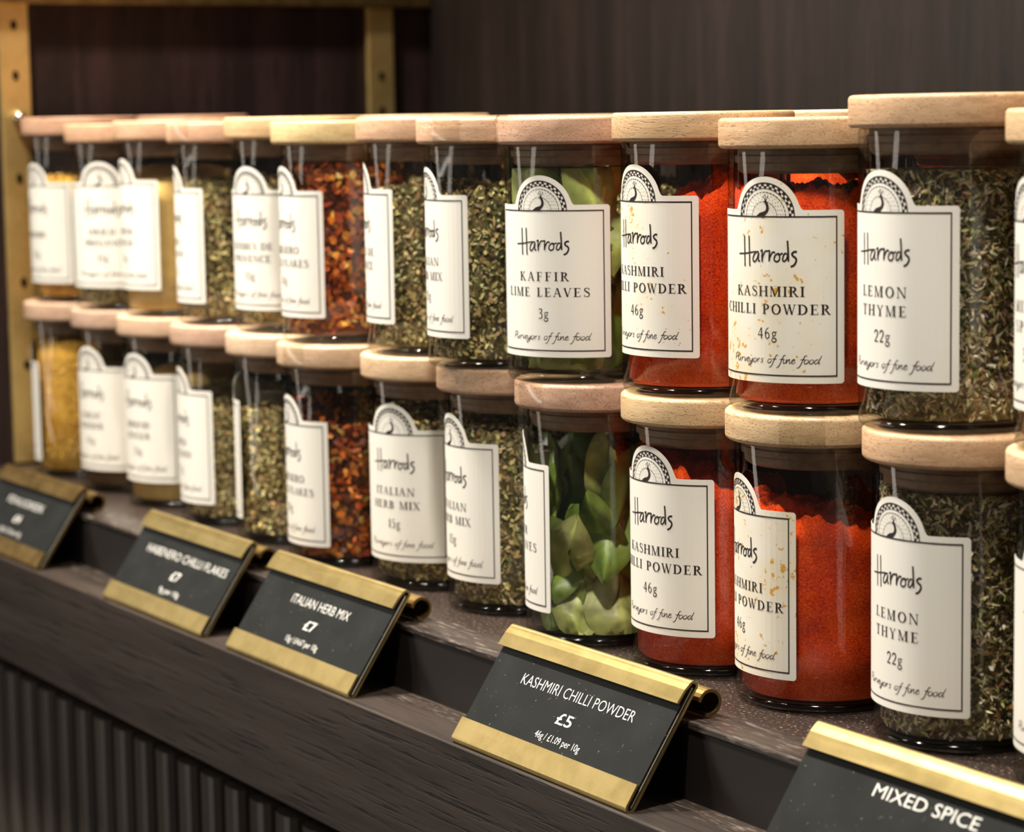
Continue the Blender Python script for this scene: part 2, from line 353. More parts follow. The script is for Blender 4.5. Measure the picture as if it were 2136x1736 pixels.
# serif capitals, cap height 1
TK, TH, SF = .17, .07, .055
def glyph(ch):
    """list of ('r',x0,y0,x1,y1) / ('p',4 points) / ('s',points,wfun) ; advance"""
    g = []
    r = lambda x0, y0, x1, y1: g.append(('r', x0, y0, x1, y1))
    def stem(x, y0=0, y1=1, w=TK, s0=True, s1=True):
        r(x-w/2, y0, x+w/2, y1)
        if s0: r(x-w/2-.09, y0, x+w/2+.09, y0+SF)
        if s1: r(x-w/2-.09, y1-SF, x+w/2+.09, y1)
    def diag(x0, y0, x1, y1, w): g.append(('p', (x0-w/2, y0), (x0+w/2, y0), (x1+w/2, y1), (x1-w/2, y1)))
    def arc(cx, cy, rx, ry, a0, a1, wx=TK, wy=TH, n=18):
        A = []; B = []
        for i in range(n+1):
            a = math.radians(a0+(a1-a0)*i/n); c, s_ = math.cos(a), math.sin(a)
            A.append((cx+rx*c, cy+ry*s_)); B.append((cx+(rx-wx)*c, cy+(ry-wy)*s_))
        g.append(('b', A, B))
    if ch == 'A': diag(.08, 0, .36, 1, .055); diag(.66, 0, .38, 1, .15); r(.17, .33, .56, .38); r(-.02, 0, .20, SF); r(.53, 0, .80, SF); adv = .78
    elif ch == 'B': stem(.16, s0=True); arc(.30, .745, .30, .255, -90, 90); arc(.30, .27, .34, .27, -90, 90); r(.16, .95, .30, 1); r(.16, .47, .30, .52); r(.16, 0, .30, .05); adv = .70
    elif ch == 'C': arc(.44, .5, .42, .52, 50, 310); r(.70, .66, .74, .98); r(.70, .02, .735, .26); adv = .80
    elif ch == 'D': stem(.16); arc(.34, .5, .44, .5, -90, 90); r(.16, .95, .34, 1); r(.16, 0, .34, .05); adv = .84
    elif ch in 'EF':
        stem(.16); r(.16, .95, .58, 1); r(.545, .80, .585, 1); r(.16, .49, .46, .535); r(.44, .40, .475, .63)
        if ch == 'E': r(.16, 0, .60, .05); r(.575, 0, .615, .22)
        adv = .68 if ch == 'E' else .63
    elif ch == 'G': arc(.44, .5, .42, .52, 50, 320); r(.70, .66, .74, .98); r(.64, .05, .77, .42); r(.55, .40, .84, .44); adv = .86
    elif ch == 'H': stem(.16); stem(.72); r(.16, .48, .72, .53); adv = .88
    elif ch == 'I': stem(.16); adv = .32
    elif ch == 'K': stem(.16); diag(.24, .46, .58, .98, .055); diag(.66, .02, .33, .60, .15); r(.46, .955, .70, 1); r(.52, 0, .80, SF); adv = .78
    elif ch == 'L': stem(.16); r(.16, 0, .56, .05); r(.53, 0, .575, .24); adv = .62
    elif ch == 'M': stem(.13, w=.06); diag(.48, 0, .16, 1, .13); diag(.46, 0, .80, 1, .05); stem(.84); adv = 1.02
    elif ch == 'N': stem(.13, w=.06); diag(.72, 0, .15, 1, .14); stem(.74, w=.06, s0=False); adv = .88
    elif ch == 'O': arc(.44, .5, .42, .52, 0, 360, n=30); adv = .88
    elif ch == 'P': stem(.16); arc(.30, .72, .32, .28, -90, 90); r(.16, .95, .30, 1); r(.16, .44, .30, .49); adv = .66
    elif ch == 'R': stem(.16); arc(.30, .745, .30, .255, -90, 90); r(.16, .95, .30, 1); r(.16, .49, .30, .54); diag(.66, .02, .34, .52, .14); r(.56, 0, .80, SF); adv = .76
    elif ch == 'S': g.append(('s', [(.50, .80), (.44, .94), (.28, .985), (.13, .90), (.11, .74), (.25, .59), (.42, .47), (.52, .30), (.47, .10), (.30, .015), (.14, .06), (.07, .22)], lambda t: .05+.10*math.sin(PI*min(1, max(0, (t-.15)/.7))))); r(.49, .72, .525, .98); r(.05, .02, .085, .28); adv = .60
    elif ch == 'T': stem(.34, s1=False); r(.02, .95, .66, 1); r(.02, .76, .06, 1); r(.62, .76, .66, 1); adv = .68
    elif ch == 'U': stem(.16, y0=.3, s0=False); stem(.68, y0=.3, w=.06, s0=False); arc(.40, .32, .31, .34, 180, 360); adv = .84
    elif ch in 'VY' and ch == 'V': diag(.37, 0, .10, 1, .15); diag(.37, 0, .64, 1, .055); r(-.02, .955, .24, 1); r(.53, .955, .76, 1); adv = .74
    elif ch == 'Y': stem(.37, y1=.48, s1=False); diag(.37, .44, .11, 1, .14); diag(.37, .44, .62, 1, .055); r(-.01, .955, .24, 1); r(.51, .955, .74, 1); adv = .73
    elif ch == 'W': diag(.34, 0, .10, 1, .14); diag(.34, 0, .55, .98, .05); diag(.74, 0, .52, .98, .14); diag(.74, 0, .97, 1, .05); r(-.02, .955, .24, 1); r(.86, .955, 1.08, 1); r(.42, .955, .64, 1); adv = 1.06
    elif ch == 'X': diag(.64, 0, .12, 1, .15); diag(.10, 0, .60, 1, .055); r(0, .955, .26, 1); r(.48, .955, .72, 1); r(0, 0, .24, SF); r(.50, 0, .78, SF); adv = .76
    elif ch == '1': stem(.20, s1=False); diag(.10, .82, .20, 1, .06); adv = .40
    elif ch == '2': g.append(('s', [(.06, .72), (.10, .92), (.28, .99), (.44, .90), (.46, .70), (.34, .42), (.08, .06)], lambda t: .06+.07*math.sin(PI*t))); r(.05, 0, .50, .10); adv = .56
    elif ch == '3': g.append(('s', [(.08, .86), (.22, .99), (.40, .92), (.42, .74), (.32, .60), (.20, .55), (.36, .50), (.46, .32), (.40, .08), (.22, -.02), (.06, .06)], lambda t: .06+.06*math.sin(2*PI*t)**2)); adv = .54
    elif ch == '4': r(.34, 0, .45, 1); diag(.04, .32, .38, 1, .06); r(.02, .28, .56, .35); adv = .60
    elif ch == '5': r(.12, .92, .46, 1); r(.10, .55, .15, 1); g.append(('s', [(.12, .56), (.28, .62), (.44, .50), (.46, .28), (.34, .06), (.18, -.02), (.05, .05)], lambda t: .06+.07*math.sin(PI*t))); adv = .55
    elif ch == '6': arc(.30, .30, .24, .31, 0, 360, wx=.10, n=24); g.append(('s', [(.10, .34), (.12, .62), (.26, .88), (.44, 1.02)], lambda t: .11-.06*t)); adv = .60
    elif ch == '8': arc(.28, .74, .19, .26, 0, 360, wx=.09, n=20); arc(.28, .26, .24, .28, 0, 360, wx=.10, n=20); adv = .58
    elif ch == '9': arc(.28, .66, .24, .31, 0, 360, wx=.10, n=24); g.append(('s', [(.48, .62), (.46, .34), (.32, .08), (.12, -.04)], lambda t: .11-.06*t)); adv = .58
    elif ch == 'g': arc(.25, .46, .19, .22, 0, 360, wx=.085, n=20); g.append(('s', [(.16, .27), (.11, .16), (.20, .09), (.38, .05), (.46, -.08), (.38, -.24), (.20, -.28), (.05, -.20), (.05, -.06), (.18, .06)], lambda t: .05+.05*math.sin(PI*t))); r(.36, .60, .52, .67); adv = .52
    else: adv = .42
    return g, adv
def serif(ink, text, cx, y, h, width=None, xs=1.24, w=1.0):
    gl = [glyph(c) for c in text]; tot = sum(a for _, a in gl)*h*xs; n = max(1, len(text)-1)
    trk = (width-tot)/n if width else .12*h
    x = cx-(tot+trk*n)/2
    for g, adv in gl:
        T = lambda px, py: (x+px*h*xs, y+py*h)
        for e in g:
            if e[0] == 'r':
                a, b = T(e[1], e[2]), T(e[3], e[4]); ink.rect(a[0], a[1], b[0], b[1])
            elif e[0] == 'p': ink.quad(*[T(*q) for q in e[1:]])
            elif e[0] == 'b': ink.strip([T(*q) for q in e[1]], [T(*q) for q in e[2]])
            elif e[0] == 's': ink.stroke([T(*q) for q in e[1]], lambda t, f=e[2]: f(t)*h, 4)
        x += adv*h*xs+trk
HAR = {'H1': ([(-6.92, 53.4), (-6.75, 44.31)], .42), 'H2': ([(-4.78, 53.47), (-4.51, 44.4)], .42), 'bar': ([(-9.67, 47.99), (-6.53, 48.19), (-3.82, 48.59), (-1.83, 48.83)], .30),
 'a': ([(-0.75, 48.75), (-1.83, 48.65), (-2.81, 47.56), (-3.08, 46.27), (-2.46, 45.83), (-1.54, 46.62), (-0.75, 48.49), (-0.95, 46.79), (-0.76, 46.04), (-0.28, 46.2)], .36),
 'r': ([(-.15, 48.9), (0.59, 49.31), (0.39, 47.58), (0.52, 45.85), (0.67, 47.21), (1.51, 48.81), (2.18, 49.12), (2.5, 48.9)], .36),
 'r2': ([(2.49, 49.0), (3.19, 49.14), (3.01, 47.64), (3.01, 46.06), (3.27, 47.27), (4.05, 48.59), (4.65, 48.79), (4.98, 48.42)], .36),
 'o': ([(5.81, 48.36), (4.98, 47.67), (4.72, 46.54), (5.47, 45.96), (6.37, 46.49), (6.46, 47.69), (5.89, 48.44), (6.62, 48.15), (7.51, 48.53)], .36),
 'd': ([(8.85, 48.32), (8.14, 48.39), (7.59, 47.41), (7.5, 46.36), (8.06, 46.14), (8.69, 46.82), (9.09, 48.1)], .36), 'd2': ([(8.98, 52.21), (9.17, 49.22), (9.28, 46.08)], .44),
 's': ([(11.85, 48.93), (11.02, 48.93), (10.37, 48.33), (10.63, 47.73), (11.47, 47.06), (11.62, 46.17), (10.93, 44.97), (9.93, 44.51)], .44)}
SCR = {  # slanted script, x height 1
 'P': ([[(.25, 0), (.55, 1.75)], [(.2, 1.45), (.7, 1.9), (1.25, 1.7), (1.2, 1.2), (.8, .85), (.45, .8)]], 1.15),
 'u': ([[(.10, .98), (.08, .35), (.30, .0), (.62, .3), (.82, .98)], [(.82, .98), (.78, .25), (.95, .0), (1.05, .1)]], 1.1),
 'r': ([[(.12, .98), (.12, .02)], [(.14, .45), (.35, .88), (.62, .92)]], .72),
 'v': ([[(.05, .8), (.2, .95), (.3, .05), (.6, .45), (.75, .95)]], .75),
 'e': ([[(.15, .5), (.5, .6), (.6, .9), (.35, 1.0), (.12, .6), (.15, .15), (.45, .0), (.8, .3)]], .75),
 'y': ([[(.1, .9), (.08, .3), (.3, .05), (.6, .4), (.78, .95), (.6, -.2), (.2, -.85), (-.1, -.7), (.3, -.2), (.9, .2)]], .9),
 'o': ([[(.45, 1.0), (.15, .75), (.1, .2), (.4, 0), (.75, .35), (.7, .85), (.45, 1.0)]], .85),
 's': ([[(.65, .95), (.35, .95), (.25, .7), (.5, .4), (.45, .1), (.1, 0)]], .7),
 'f': ([[(1.0, 1.8), (.7, 1.95), (.5, 1.3), (.2, -.4), (-.1, -1.0), (-.35, -.95)], [(.0, .95), (.85, 1.0)]], .62),
 'i': ([[(.2, .95), (.12, .25), (.3, 0), (.5, .2)]], .45),
 'n': ([[(.05, .75), (.2, .98), (.15, .02), (.45, .8), (.7, .95), (.72, .3), (.85, .02), (1.05, .25)]], 1.0),
 'd': ([[(.7, .85), (.4, 1.0), (.12, .6), (.15, .1), (.4, .02), (.7, .5)], [(1.05, 1.95), (.72, .4), (.85, .02), (1.05, .2)]], 1.0),
 ' ': ([], .75)}
def script(ink, text, x0, y, width, h, slant=.30):
    tot = sum(SCR[c][1] for c in text); k = width/tot; x = x0
    for c in text:
        st, adv = SCR[c]
        for P in st:
            ink.stroke([(x+(px+slant*py*.5)*k, y+py*h) for px, py in P], lambda t: .13+.10*math.sin(PI*t), 4)
        x += adv*k
# label outline: half width 24.6, height 51.5, arch radius 11.9 about (0,49.5); print measured from the label's foot
HW, LH, AR, AC = 24.6, 51.5, 11.9, 49.5
def common_print(ink):
    for a, b in (((-22.5, 2.1), (22.5, 2.5)), ((-22.5, 49.35), (22.5, 49.75))): ink.rect(a[0], a[1], b[0], b[1])
    for x in (-22.5, 22.1):
        for i in range(4): ink.rect(x, 2.1+i*11.9, x+.4, 2.1+(i+1)*11.9)
    cy = AC+.1
    ink.ring(0, cy, 9.75, 10.1, n=32); ink.ring(0, cy, 8.25, 8.42, n=32)
    ink.ring(0, cy, 7.15, 7.27, n=28); ink.ring(0, cy, 4.4, 4.52, n=20)
    NC = 30
    for k in range(NC):
        a = PI*k/NC; b = PI*(k+1)/NC
        if k % 2: ink.ring(0, cy, 9.05, 9.75, a, b, 1)
        else: ink.ring(0, cy, 8.42, 9.05, a, b, 1)
    for k in range(19):
        a = PI*(k+.5)/19; ink.dot(7.21*math.cos(a), cy+7.21*math.sin(a), .20)
    for k in range(11):
        a = PI*(k+.5)/11; ink.dot(4.46*math.cos(a), cy+4.46*math.sin(a), .16)
    for rr, nn in ((6.4, 15), (5.7, 14), (5.05, 12)):
        for k in range(nn):
            a = PI*(k+.5)/nn; ink.dot(rr*math.cos(a), cy+rr*math.sin(a), .13)
    for rr, nn in ((3.8, 15), (3.2, 13), (2.6, 11), (2.0, 9)):
        for k in range(nn):
            a = PI*(k+.5)/nn
            if rr < 2.7 and a < 1.2: continue
            ink.dot(rr*math.cos(a), cy+rr*math.sin(a), .10)
    # peacock: body, neck, head, beak and crest
    B = lambda P: [(x-1.2, y-9.7) for x, y in P]
    lf = B([(-1.67, 59.3), (-.6, 60.2), (.6, 60.65), (1.65, 61.0), (2.05, 61.9), (1.75, 62.9), (1.38, 63.6), (1.45, 64.15)])
    rt = B([(1.3, 59.3), (1.7, 59.8), (2.3, 60.3), (2.85, 61.1), (2.98, 62.0), (2.75, 62.9), (2.35, 63.6), (2.0, 64.2)])
    ink.strip(catmull(lf, 3), catmull(rt, 3))
    for P in ([(1.5, 63.95), (.94, 63.4)], [(1.76, 64.1), (.95, 65.1)], [(1.76, 64.1), (1.65, 65.5)], [(1.85, 64.1), (2.55, 65.1)]): ink.stroke(B(P), .16, 2)
    for x, y in ((.95, 65.2), (1.63, 65.6), (2.6, 65.2)): ink.dot(x-1.2, y-9.7, .22)
    for P, w_ in HAR.values(): ink.stroke([(x-1.2, y-9.7) for x, y in P], w_*1.3, 5)
    script(ink, 'Purveyors of fine food', -14.2, 6.0, 31.5, 1.25)
def wrap(ink, rad, off):
    V = []; Fc = []; r = rad+off
    for q in ink.q:
        i = len(V)
        for x, y in q:
            a = x/1000/rad; V.append((r*math.sin(a), -r*math.cos(a), y/1000))
        Fc.append((i, i+1, i+2, i+3))
    return V, Fc
RB = .02684
PRINTS = {}
def print_mesh(lines, weight):
    key = (tuple(lines), weight)
    if key not in PRINTS:
        ink = Ink(); common_print(ink)
        if len(lines) == 2: ys = (25.9, 20.6)
        else: ys = (23.3,)
        for (t, wd), y in zip(lines, ys): serif(ink, t, .5, y, 3.0, wd)
        serif(ink, weight, .9, 13.2, 3.3, None, 1.05)
        V, Fc = wrap(ink, RB, .00022); me = bpy.data.meshes.new('print'); me.from_pydata(V, [], Fc); me.materials.append(M_ink); PRINTS[key] = me
    return PRINTS[key]
def label_mesh():
    c = 1.0; S = []
    xs = sorted(set([-HW, HW]+[-HW+c*(1-math.cos(PI/2*i/4)) for i in range(5)]+[HW-c*(1-math.cos(PI/2*i/4)) for i in range(5)]
                    + [12.6*math.sin(PI/2*i/14) for i in range(-14, 15)]+[x*1.0 for x in range(-22, 23, 2)]))
    def top(x):
        e = HW-abs(x); t = LH
        if e < c: t = LH-c+math.sqrt(max(0, c*c-(c-e)**2))
        if abs(x) < AR-.2: t = max(t, AC+math.sqrt(AR*AR-x*x))
        elif abs(x) < AR+.7: t = max(t, LH+.5*((AR+.7-abs(x))/.9)**2*1.6)
        return t
    def bot(x):
        e = HW-abs(x); return c-math.sqrt(max(0, c*c-(c-e)**2)) if e < c else 0
    V = []; Fc = []
    for r in (RB+.00015, RB+.00003):
        for x in xs:
            a = x/1000/RB
            for y in (bot(x), top(x)): V.append((r*math.sin(a), -r*math.cos(a), y/1000))
    n = len(xs); o = 2*n
    for i in range(n-1):
        a = 2*i
        Fc += [(a, a+2, a+3, a+1), (o+a, o+a+1, o+a+3, o+a+2), (a, o+a, o+a+2, a+2), (a+1, a+3, o+a+3, o+a+1)]
    Fc += [(0, 1, o+1, o), (2*n-2, o+2*n-2, o+2*n-1, 2*n-1)]
    return V, Fc
LV, LF = label_mesh()
def shared(name, V, Fc, mat, smooth=False):
    me = bpy.data.meshes.new(name); me.from_pydata(V, [], Fc); me.materials.append(mat)
    if smooth: me.polygons.foreach_set('use_smooth', [True]*len(me.polygons))
    return me
ME_label = shared('paper_label', LV, LF, M_paper); ME_label_s = shared('paper_label', LV, LF, M_stain)
def inst(name, me, parent, loc=(0, 0, 0), rz=0):
    o = bpy.data.objects.new(name, me); COL.objects.link(o); o.parent = parent; o.location = loc; o.rotation_euler.z = rz; return o

# ------------------------------------------------------------------ jar pieces
JH, TL, RL = .09062, .00925, .0297
BH = JH-TL                       # glass height
def arcp(cx, cz, r, a0, a1, n): return [(cx+r*math.cos(math.radians(a0+(a1-a0)*i/n)), cz+r*math.sin(math.radians(a0+(a1-a0)*i/n))) for i in range(n+1)]
bv = .0013
prof = [(.0001, 0)]+arcp(RL-bv, bv, bv, -90, 0, 4)+arcp(RL-bv, TL-bv, bv, 0, 90, 4)+[(.0001, TL)]
V, Fc = lathe(prof, 96); ME_lid = shared('lid', V, Fc, M_lid); 
ME_lid.polygons.foreach_set('use_smooth', [True]*len(ME_lid.polygons))
V, Fc = lathe([(.0001, -.0075), (.0225, -.0075), (.0236, -.0066), (.0238, -.0045), (.0247, -.0040), (.0247, -.0022), (.0238, -.0018), (.0238, .0), (.0001, .0)], 48)
ME_plug = shared('stopper', V, Fc, M_plug)
def glass_mesh(h):
    ro, ri = RB, RB-.0019
    z0 = .0036
    prof = [(ro-.0004, .0030)]+[(ro, z0)]+[(ro, z0+(h-z0)*k/3) for k in range(1, 3)]+[(ro, h-.0009)]+arcp(ro-.0008, h-.0009, .0008, 0, 180, 4)[1:]+[(ri, h*.5), (ri, .0048)]+arcp(ri-.0018, .0048, .0018, 0, -90, 4)+[(.0001, .0030)]
    V, Fc = lathe(prof, 96); return shared('glass_body', V, Fc, M_glass, True)
ME_glass = {}
def get_glass(h):
    k = round(h, 4)
    if k not in ME_glass: ME_glass[k] = glass_mesh(h)
    return ME_glass[k]
prof = [(.0001, .0006), (.020, .0006), (.0225, .0000)]+arcp(RB-.0022, .0022, .0022, -80, 0, 5)+[(RB-.0003, .0027)]+[(RB-.0018, .0029), (.0001, .0029)]
V, Fc = lathe(prof, 96); ME_base = shared('glass_base', V, Fc, M_base, True)
RC = RB-.0021
def fill_solid(name, top, mat, parent, mound=0, tilt=0, tdir=0, rough=.0008, seed=0, rc=RC):
    """column of contents with an uneven top surface"""
    seg, V, Fc = (144 if rough > .002 else 72), [], []
    z0 = .0034
    def hz(x, y):
        r_ = math.hypot(x, y)/rc
        h = top+mound*(1-r_*r_)+tilt*(x*math.cos(tdir)+y*math.sin(tdir))/rc
        p_ = Vector((x*120+seed, y*120, seed*3.1)); h += rough*1.6*mnoise.noise(p_)+rough*.9*mnoise.noise(p_*3.2)+rough*.5*mnoise.noise(p_*8)
        return max(z0+.001, min(h, BH-.0085))
    levels = [(rc-.0012, z0), (rc, z0+.0012)]+[(rc, None, t) for t in (.3, .6, .85, 1)]
    for lv in levels:
        for k in range(seg):
            a = 2*PI*k/seg; c_, s_ = math.cos(a), math.sin(a)
            if len(lv) == 2: V.append((lv[0]*c_, lv[0]*s_, lv[1]))
            else:
                h = hz(rc*c_, rc*s_); V.append((rc*c_, rc*s_, z0+.0012+(h-z0-.0012)*lv[2]))
    for q in ([1-.05*k for k in range(1, 19)] if rough > .002 else (.93, .84, .73, .6, .46, .32, .18, .06)):
        for k in range(seg):
            a = 2*PI*k/seg; x, y = rc*q*math.cos(a), rc*q*math.sin(a); V.append((x, y, hz(x, y)))
    nl = len(V)//seg
    for i in range(nl-1):
        for k in range(seg):
            l = (k+1) % seg; Fc.append((i*seg+k, i*seg+l, (i+1)*seg+l, (i+1)*seg+k))
    Fc.append(tuple(range(seg-1, -1, -1))); Fc.append(tuple((nl-1)*seg+k for k in range(seg)))
    o = mesh_obj(name, V, Fc, mat, parent, True); o['kind'] = 'stuff'; return o, hz
def bits(name, top, hz, n, ln, wd, pal, parent, seed, curl=.35, rc=RC, var=.35, stems=0):
    """a crowd of small dried pieces lying against the glass and over the top: one mesh"""
    g = np.random.default_rng(seed)
    nt_ = int(n*.16); ns = n-nt_
    th = g.uniform(0, 2*PI, n); rad = np.full(n, rc-.0004)-g.uniform(0, .0010, n)
    z = g.uniform(.0062, 1, n)
    topz = np.array([hz(rc*math.cos(a), rc*math.sin(a)) for a in th])
    z = .0044+(topz-.0042)*g.uniform(0, 1, n)
    rr = rc*np.sqrt(g.uniform(0, .97, nt_)); rad[ns:] = rr
    z[ns:] = [hz(r_*math.cos(a), r_*math.sin(a)) for r_, a in zip(rr, th[ns:])]
    z[ns:] += g.uniform(.0001, .0013, nt_)
    L_ = ln*(1+var*g.normal(0, 1, n)).clip(.4, 2.6); W = wd*(1+var*g.normal(0, 1, n)).clip(.4, 2.2)
    if stems:
        k = g.choice(n, stems, False); L_[k] *= 3.0; W[k] *= .8
    er = np.stack([np.cos(th), np.sin(th), 0*th], 1); et = np.stack([-np.sin(th), np.cos(th), 0*th], 1); ez = np.tile([0, 0, 1.], (n, 1))
    P = er*rad[:, None]+ez*z[:, None]
    nrm = er.copy(); nrm[ns:] = [0, 0, 1]; t1 = et.copy(); t2 = ez.copy(); t2[ns:] = er[ns:]
    ph = g.uniform(0, PI, n); U = t1*np.cos(ph)[:, None]+t2*np.sin(ph)[:, None]; Wv = -t1*np.sin(ph)[:, None]+t2*np.cos(ph)[:, None]
    tip = g.normal(0, .38, (n, 2)); tip[ns:] *= 1.5
    U = U+nrm*tip[:, :1]; Wv = Wv+nrm*tip[:, 1:]*1.1
    U /= np.linalg.norm(U, axis=1)[:, None]; Wv /= np.linalg.norm(Wv, axis=1)[:, None]
    cs = g.uniform(.1, 1, n)*curl
    V = np.zeros((n, 6, 3)); 
    for i, (a, wv) in enumerate(((-.5, .35), (0, 1), (.5, .30))):
        c_ = P+U*(L_*a)[:, None]-nrm*(cs*L_*(abs(a)*2)**2*.5)[:, None]
        V[:, 2*i] = c_+Wv*(W*wv*.5)[:, None]; V[:, 2*i+1] = c_-Wv*(W*wv*.5)[:, None]
    V = V.reshape(-1, 3)
    r_ = np.hypot(V[:, 0], V[:, 1]); lim = RB-.00195; k = np.where(r_ > lim, lim/r_, 1); V[:, 0] *= k; V[:, 1] *= k
    V[:, 2] = V[:, 2].clip(.0034, BH-.0080)
    base = np.arange(n)[:, None]*6
    Q = np.concatenate([base+np.array([[0, 1, 3, 2]]), base+np.array([[2, 3, 5, 4]])], 0)
    pal_ = np.array([c for c, _ in pal]); pw = np.array([w_ for _, w_ in pal], float); pw /= pw.sum()
    ci = g.choice(len(pal), n, p=pw); rgb = pal_[ci]*(g.uniform(.65, 1.6, (n, 1)))*(1+g.normal(0, .06, (n, 3)))
    rgb = np.repeat(rgb.clip(0, 1), 6, 0)
    o = np_mesh(name, V, Q, M_bits, parent, rgb); o['kind'] = 'stuff'; return o
PAL_THY = [((.60, .49, .26), 5), ((.36, .33, .13), 4), ((.78, .64, .40), 3.8), ((.88, .80, .58), 2.2), ((.11, .065, .055), 2.5), ((.30, .14, .04), 1.0), ((.20, .24, .06), 1.2), ((.16, .08, .12), .7)]
PAL_HERB = [((.66, .50, .22), 5), ((.36, .32, .12), 4), ((.85, .68, .36), 3.5), ((.19, .14, .06), 2.6), ((.36, .20, .08), 2), ((.52, .42, .18), 1)]
PAL_CHIL = [((.30, .045, .008), 4), ((.48, .10, .012), 4), ((.75, .30, .04), 1.8), ((.12, .015, .006), 4), ((.62, .18, .02), 2), ((.85, .50, .14), .7)]
PAL_YEL = [((.65, .36, .05), 5), ((.80, .50, .12), 4), ((.42, .20, .03), 2)]
def leaf_mesh(length, width, fold, twist, pos, rot, tintm):
    nu, nv = 12, 8; V = []; T = []
    for i in range(nu+1):
        u = i/nu; wv = width*.5*(math.sin(PI*min(1, u*.97+.02))**1.05+.02)*(1.12-.3*u)
        for j in range(-nv//2, nv//2+1):
            v = j/(nv/2); x = wv*v; y = length*(u-.5); z = abs(v)*fold*width+twist*length*(u-.5)**2+.0012*math.sin(9*u+3*v)
            p_ = rot @ Vector((x, y, z))+Vector(pos)
            r_ = math.hypot(p_.x, p_.y); lim = RB-.0023
            if r_ > lim: p_.x *= lim/r_; p_.y *= lim/r_
            p_.z = min(max(p_.z, .0040), BH-.0085); V.append(tuple(p_))
            t = 1.6 if j == 0 else (.82 if abs(j) == nv//2 else 1)+.12*math.sin(u*28-abs(j)*1.2); T.append(tuple(c_*t for c_ in tintm))
    Fc = []; w_ = nv+1
    for i in range(nu):
        for j in range(nv): a = i*w_+j; Fc.append((a, a+1, a+w_+1, a+w_))
    return V, Fc, T
def add_leaves(parent, n, zmax, seed, zmin=.008):
    rg = random.Random(seed)
    from mathutils import Euler
    for k in range(n):
        zt = zmin+(zmax-zmin)*(k+.5)/n+rg.uniform(-.004, .004); a = rg.uniform(0, 2*PI) if k % 3 else math.radians(-60+rg.uniform(-60, 70))
        rr = rg.uniform(.010, .0225); tc_ = rg.choice([(.16, .25, .04), (.26, .33, .07), (.34, .39, .11), (.09, .14, .03), (.40, .43, .15)])
        rot = Euler((rg.uniform(.8, 2.3), rg.uniform(-.6, .6), a+PI/2+rg.uniform(-.5, .5))).to_matrix()
        V, Fc, T = leaf_mesh(rg.uniform(.030, .046), rg.uniform(.017, .025), -rg.uniform(.04, .32), rg.uniform(-8, 8)*.1, (rr*math.cos(a), rr*math.sin(a), zt), rot, tc_)
        o = mesh_obj('leaf', V, Fc, M_leaf, parent, True)
        at_ = o.data.attributes.new('tint', 'FLOAT_COLOR', 'POINT'); at_.data.foreach_set('color', [c for t in T for c in (*t, 1)])

def contents(kind, top, parent, seed, opt):
    mound, tilt, td = opt
    if kind == 'chilli':
        fill_solid('spice_powder', top, M_chilli, parent, mound, tilt, td, .0026, seed)
    elif kind == 'tan': fill_solid('spice_powder', top, M_tan, parent, mound, tilt, td, .0006, seed)
    elif kind == 'brown': fill_solid('spice_powder', top, M_brown, parent, mound, tilt, td, .0006, seed)
    elif kind == 'yellow':
        o, hz = fill_solid('spice_core', top, M_yel, parent, mound, tilt, td, .0006, seed, RC-.0008)
        bits('spice_grains', top, hz, 3000, .0018, .0014, PAL_YEL, parent, seed)
    elif kind == 'thyme':
        o, hz = fill_solid('spice_core', top, M_core, parent, mound, tilt, td, .001, seed, RC-.0011)
        bits('spice_leaf_bits', top, hz, 13000, .0027, .00070, PAL_THY, parent, seed, stems=70)
    elif kind == 'herb':
        o, hz = fill_solid('spice_core', top, M_core, parent, mound, tilt, td, .001, seed, RC-.0011)
        bits('spice_leaf_bits', top, hz, 6500, .0024, .0012, PAL_HERB, parent, seed)
    elif kind == 'flakes':
        o, hz = fill_solid('spice_core', top, M_coref, parent, mound, tilt, td, .001, seed, RC-.0014)
        bits('spice_flakes', top, hz, 2600, .0034, .0028, PAL_CHIL, parent, seed, curl=.3)
    elif kind == 'leaves': add_leaves(parent, 34, top, seed)

# ------------------------------------------------------------------ the jars
MS = [('MUSTARD', 18)]; GP = [('GARLIC', 17), ('POWDER', 19)]; GG = [('GROUND', 18), ('GINGER', 18)]
OR = [('DRIED', 15), ('OREGANO', 22)]; HP = [('HERBES DE', 26), ('PROVENCE', 24)]; HF = [('HABENERO', 24), ('CHILLI FLAKES', 34)]
IM = [('ITALIAN', 20), ('HERB MIX', 24)]; KL = [('KAFFIR', 19.8), ('LIME LEAVES', 34)]; KC = [('KASHMIRI', 24.7), ('CHILLI POWDER', 40)]
LT = [('LEMON', 18.5), ('THYME', 18.5)]; MX = [('MIXED', 17), ('SPICE', 16)]
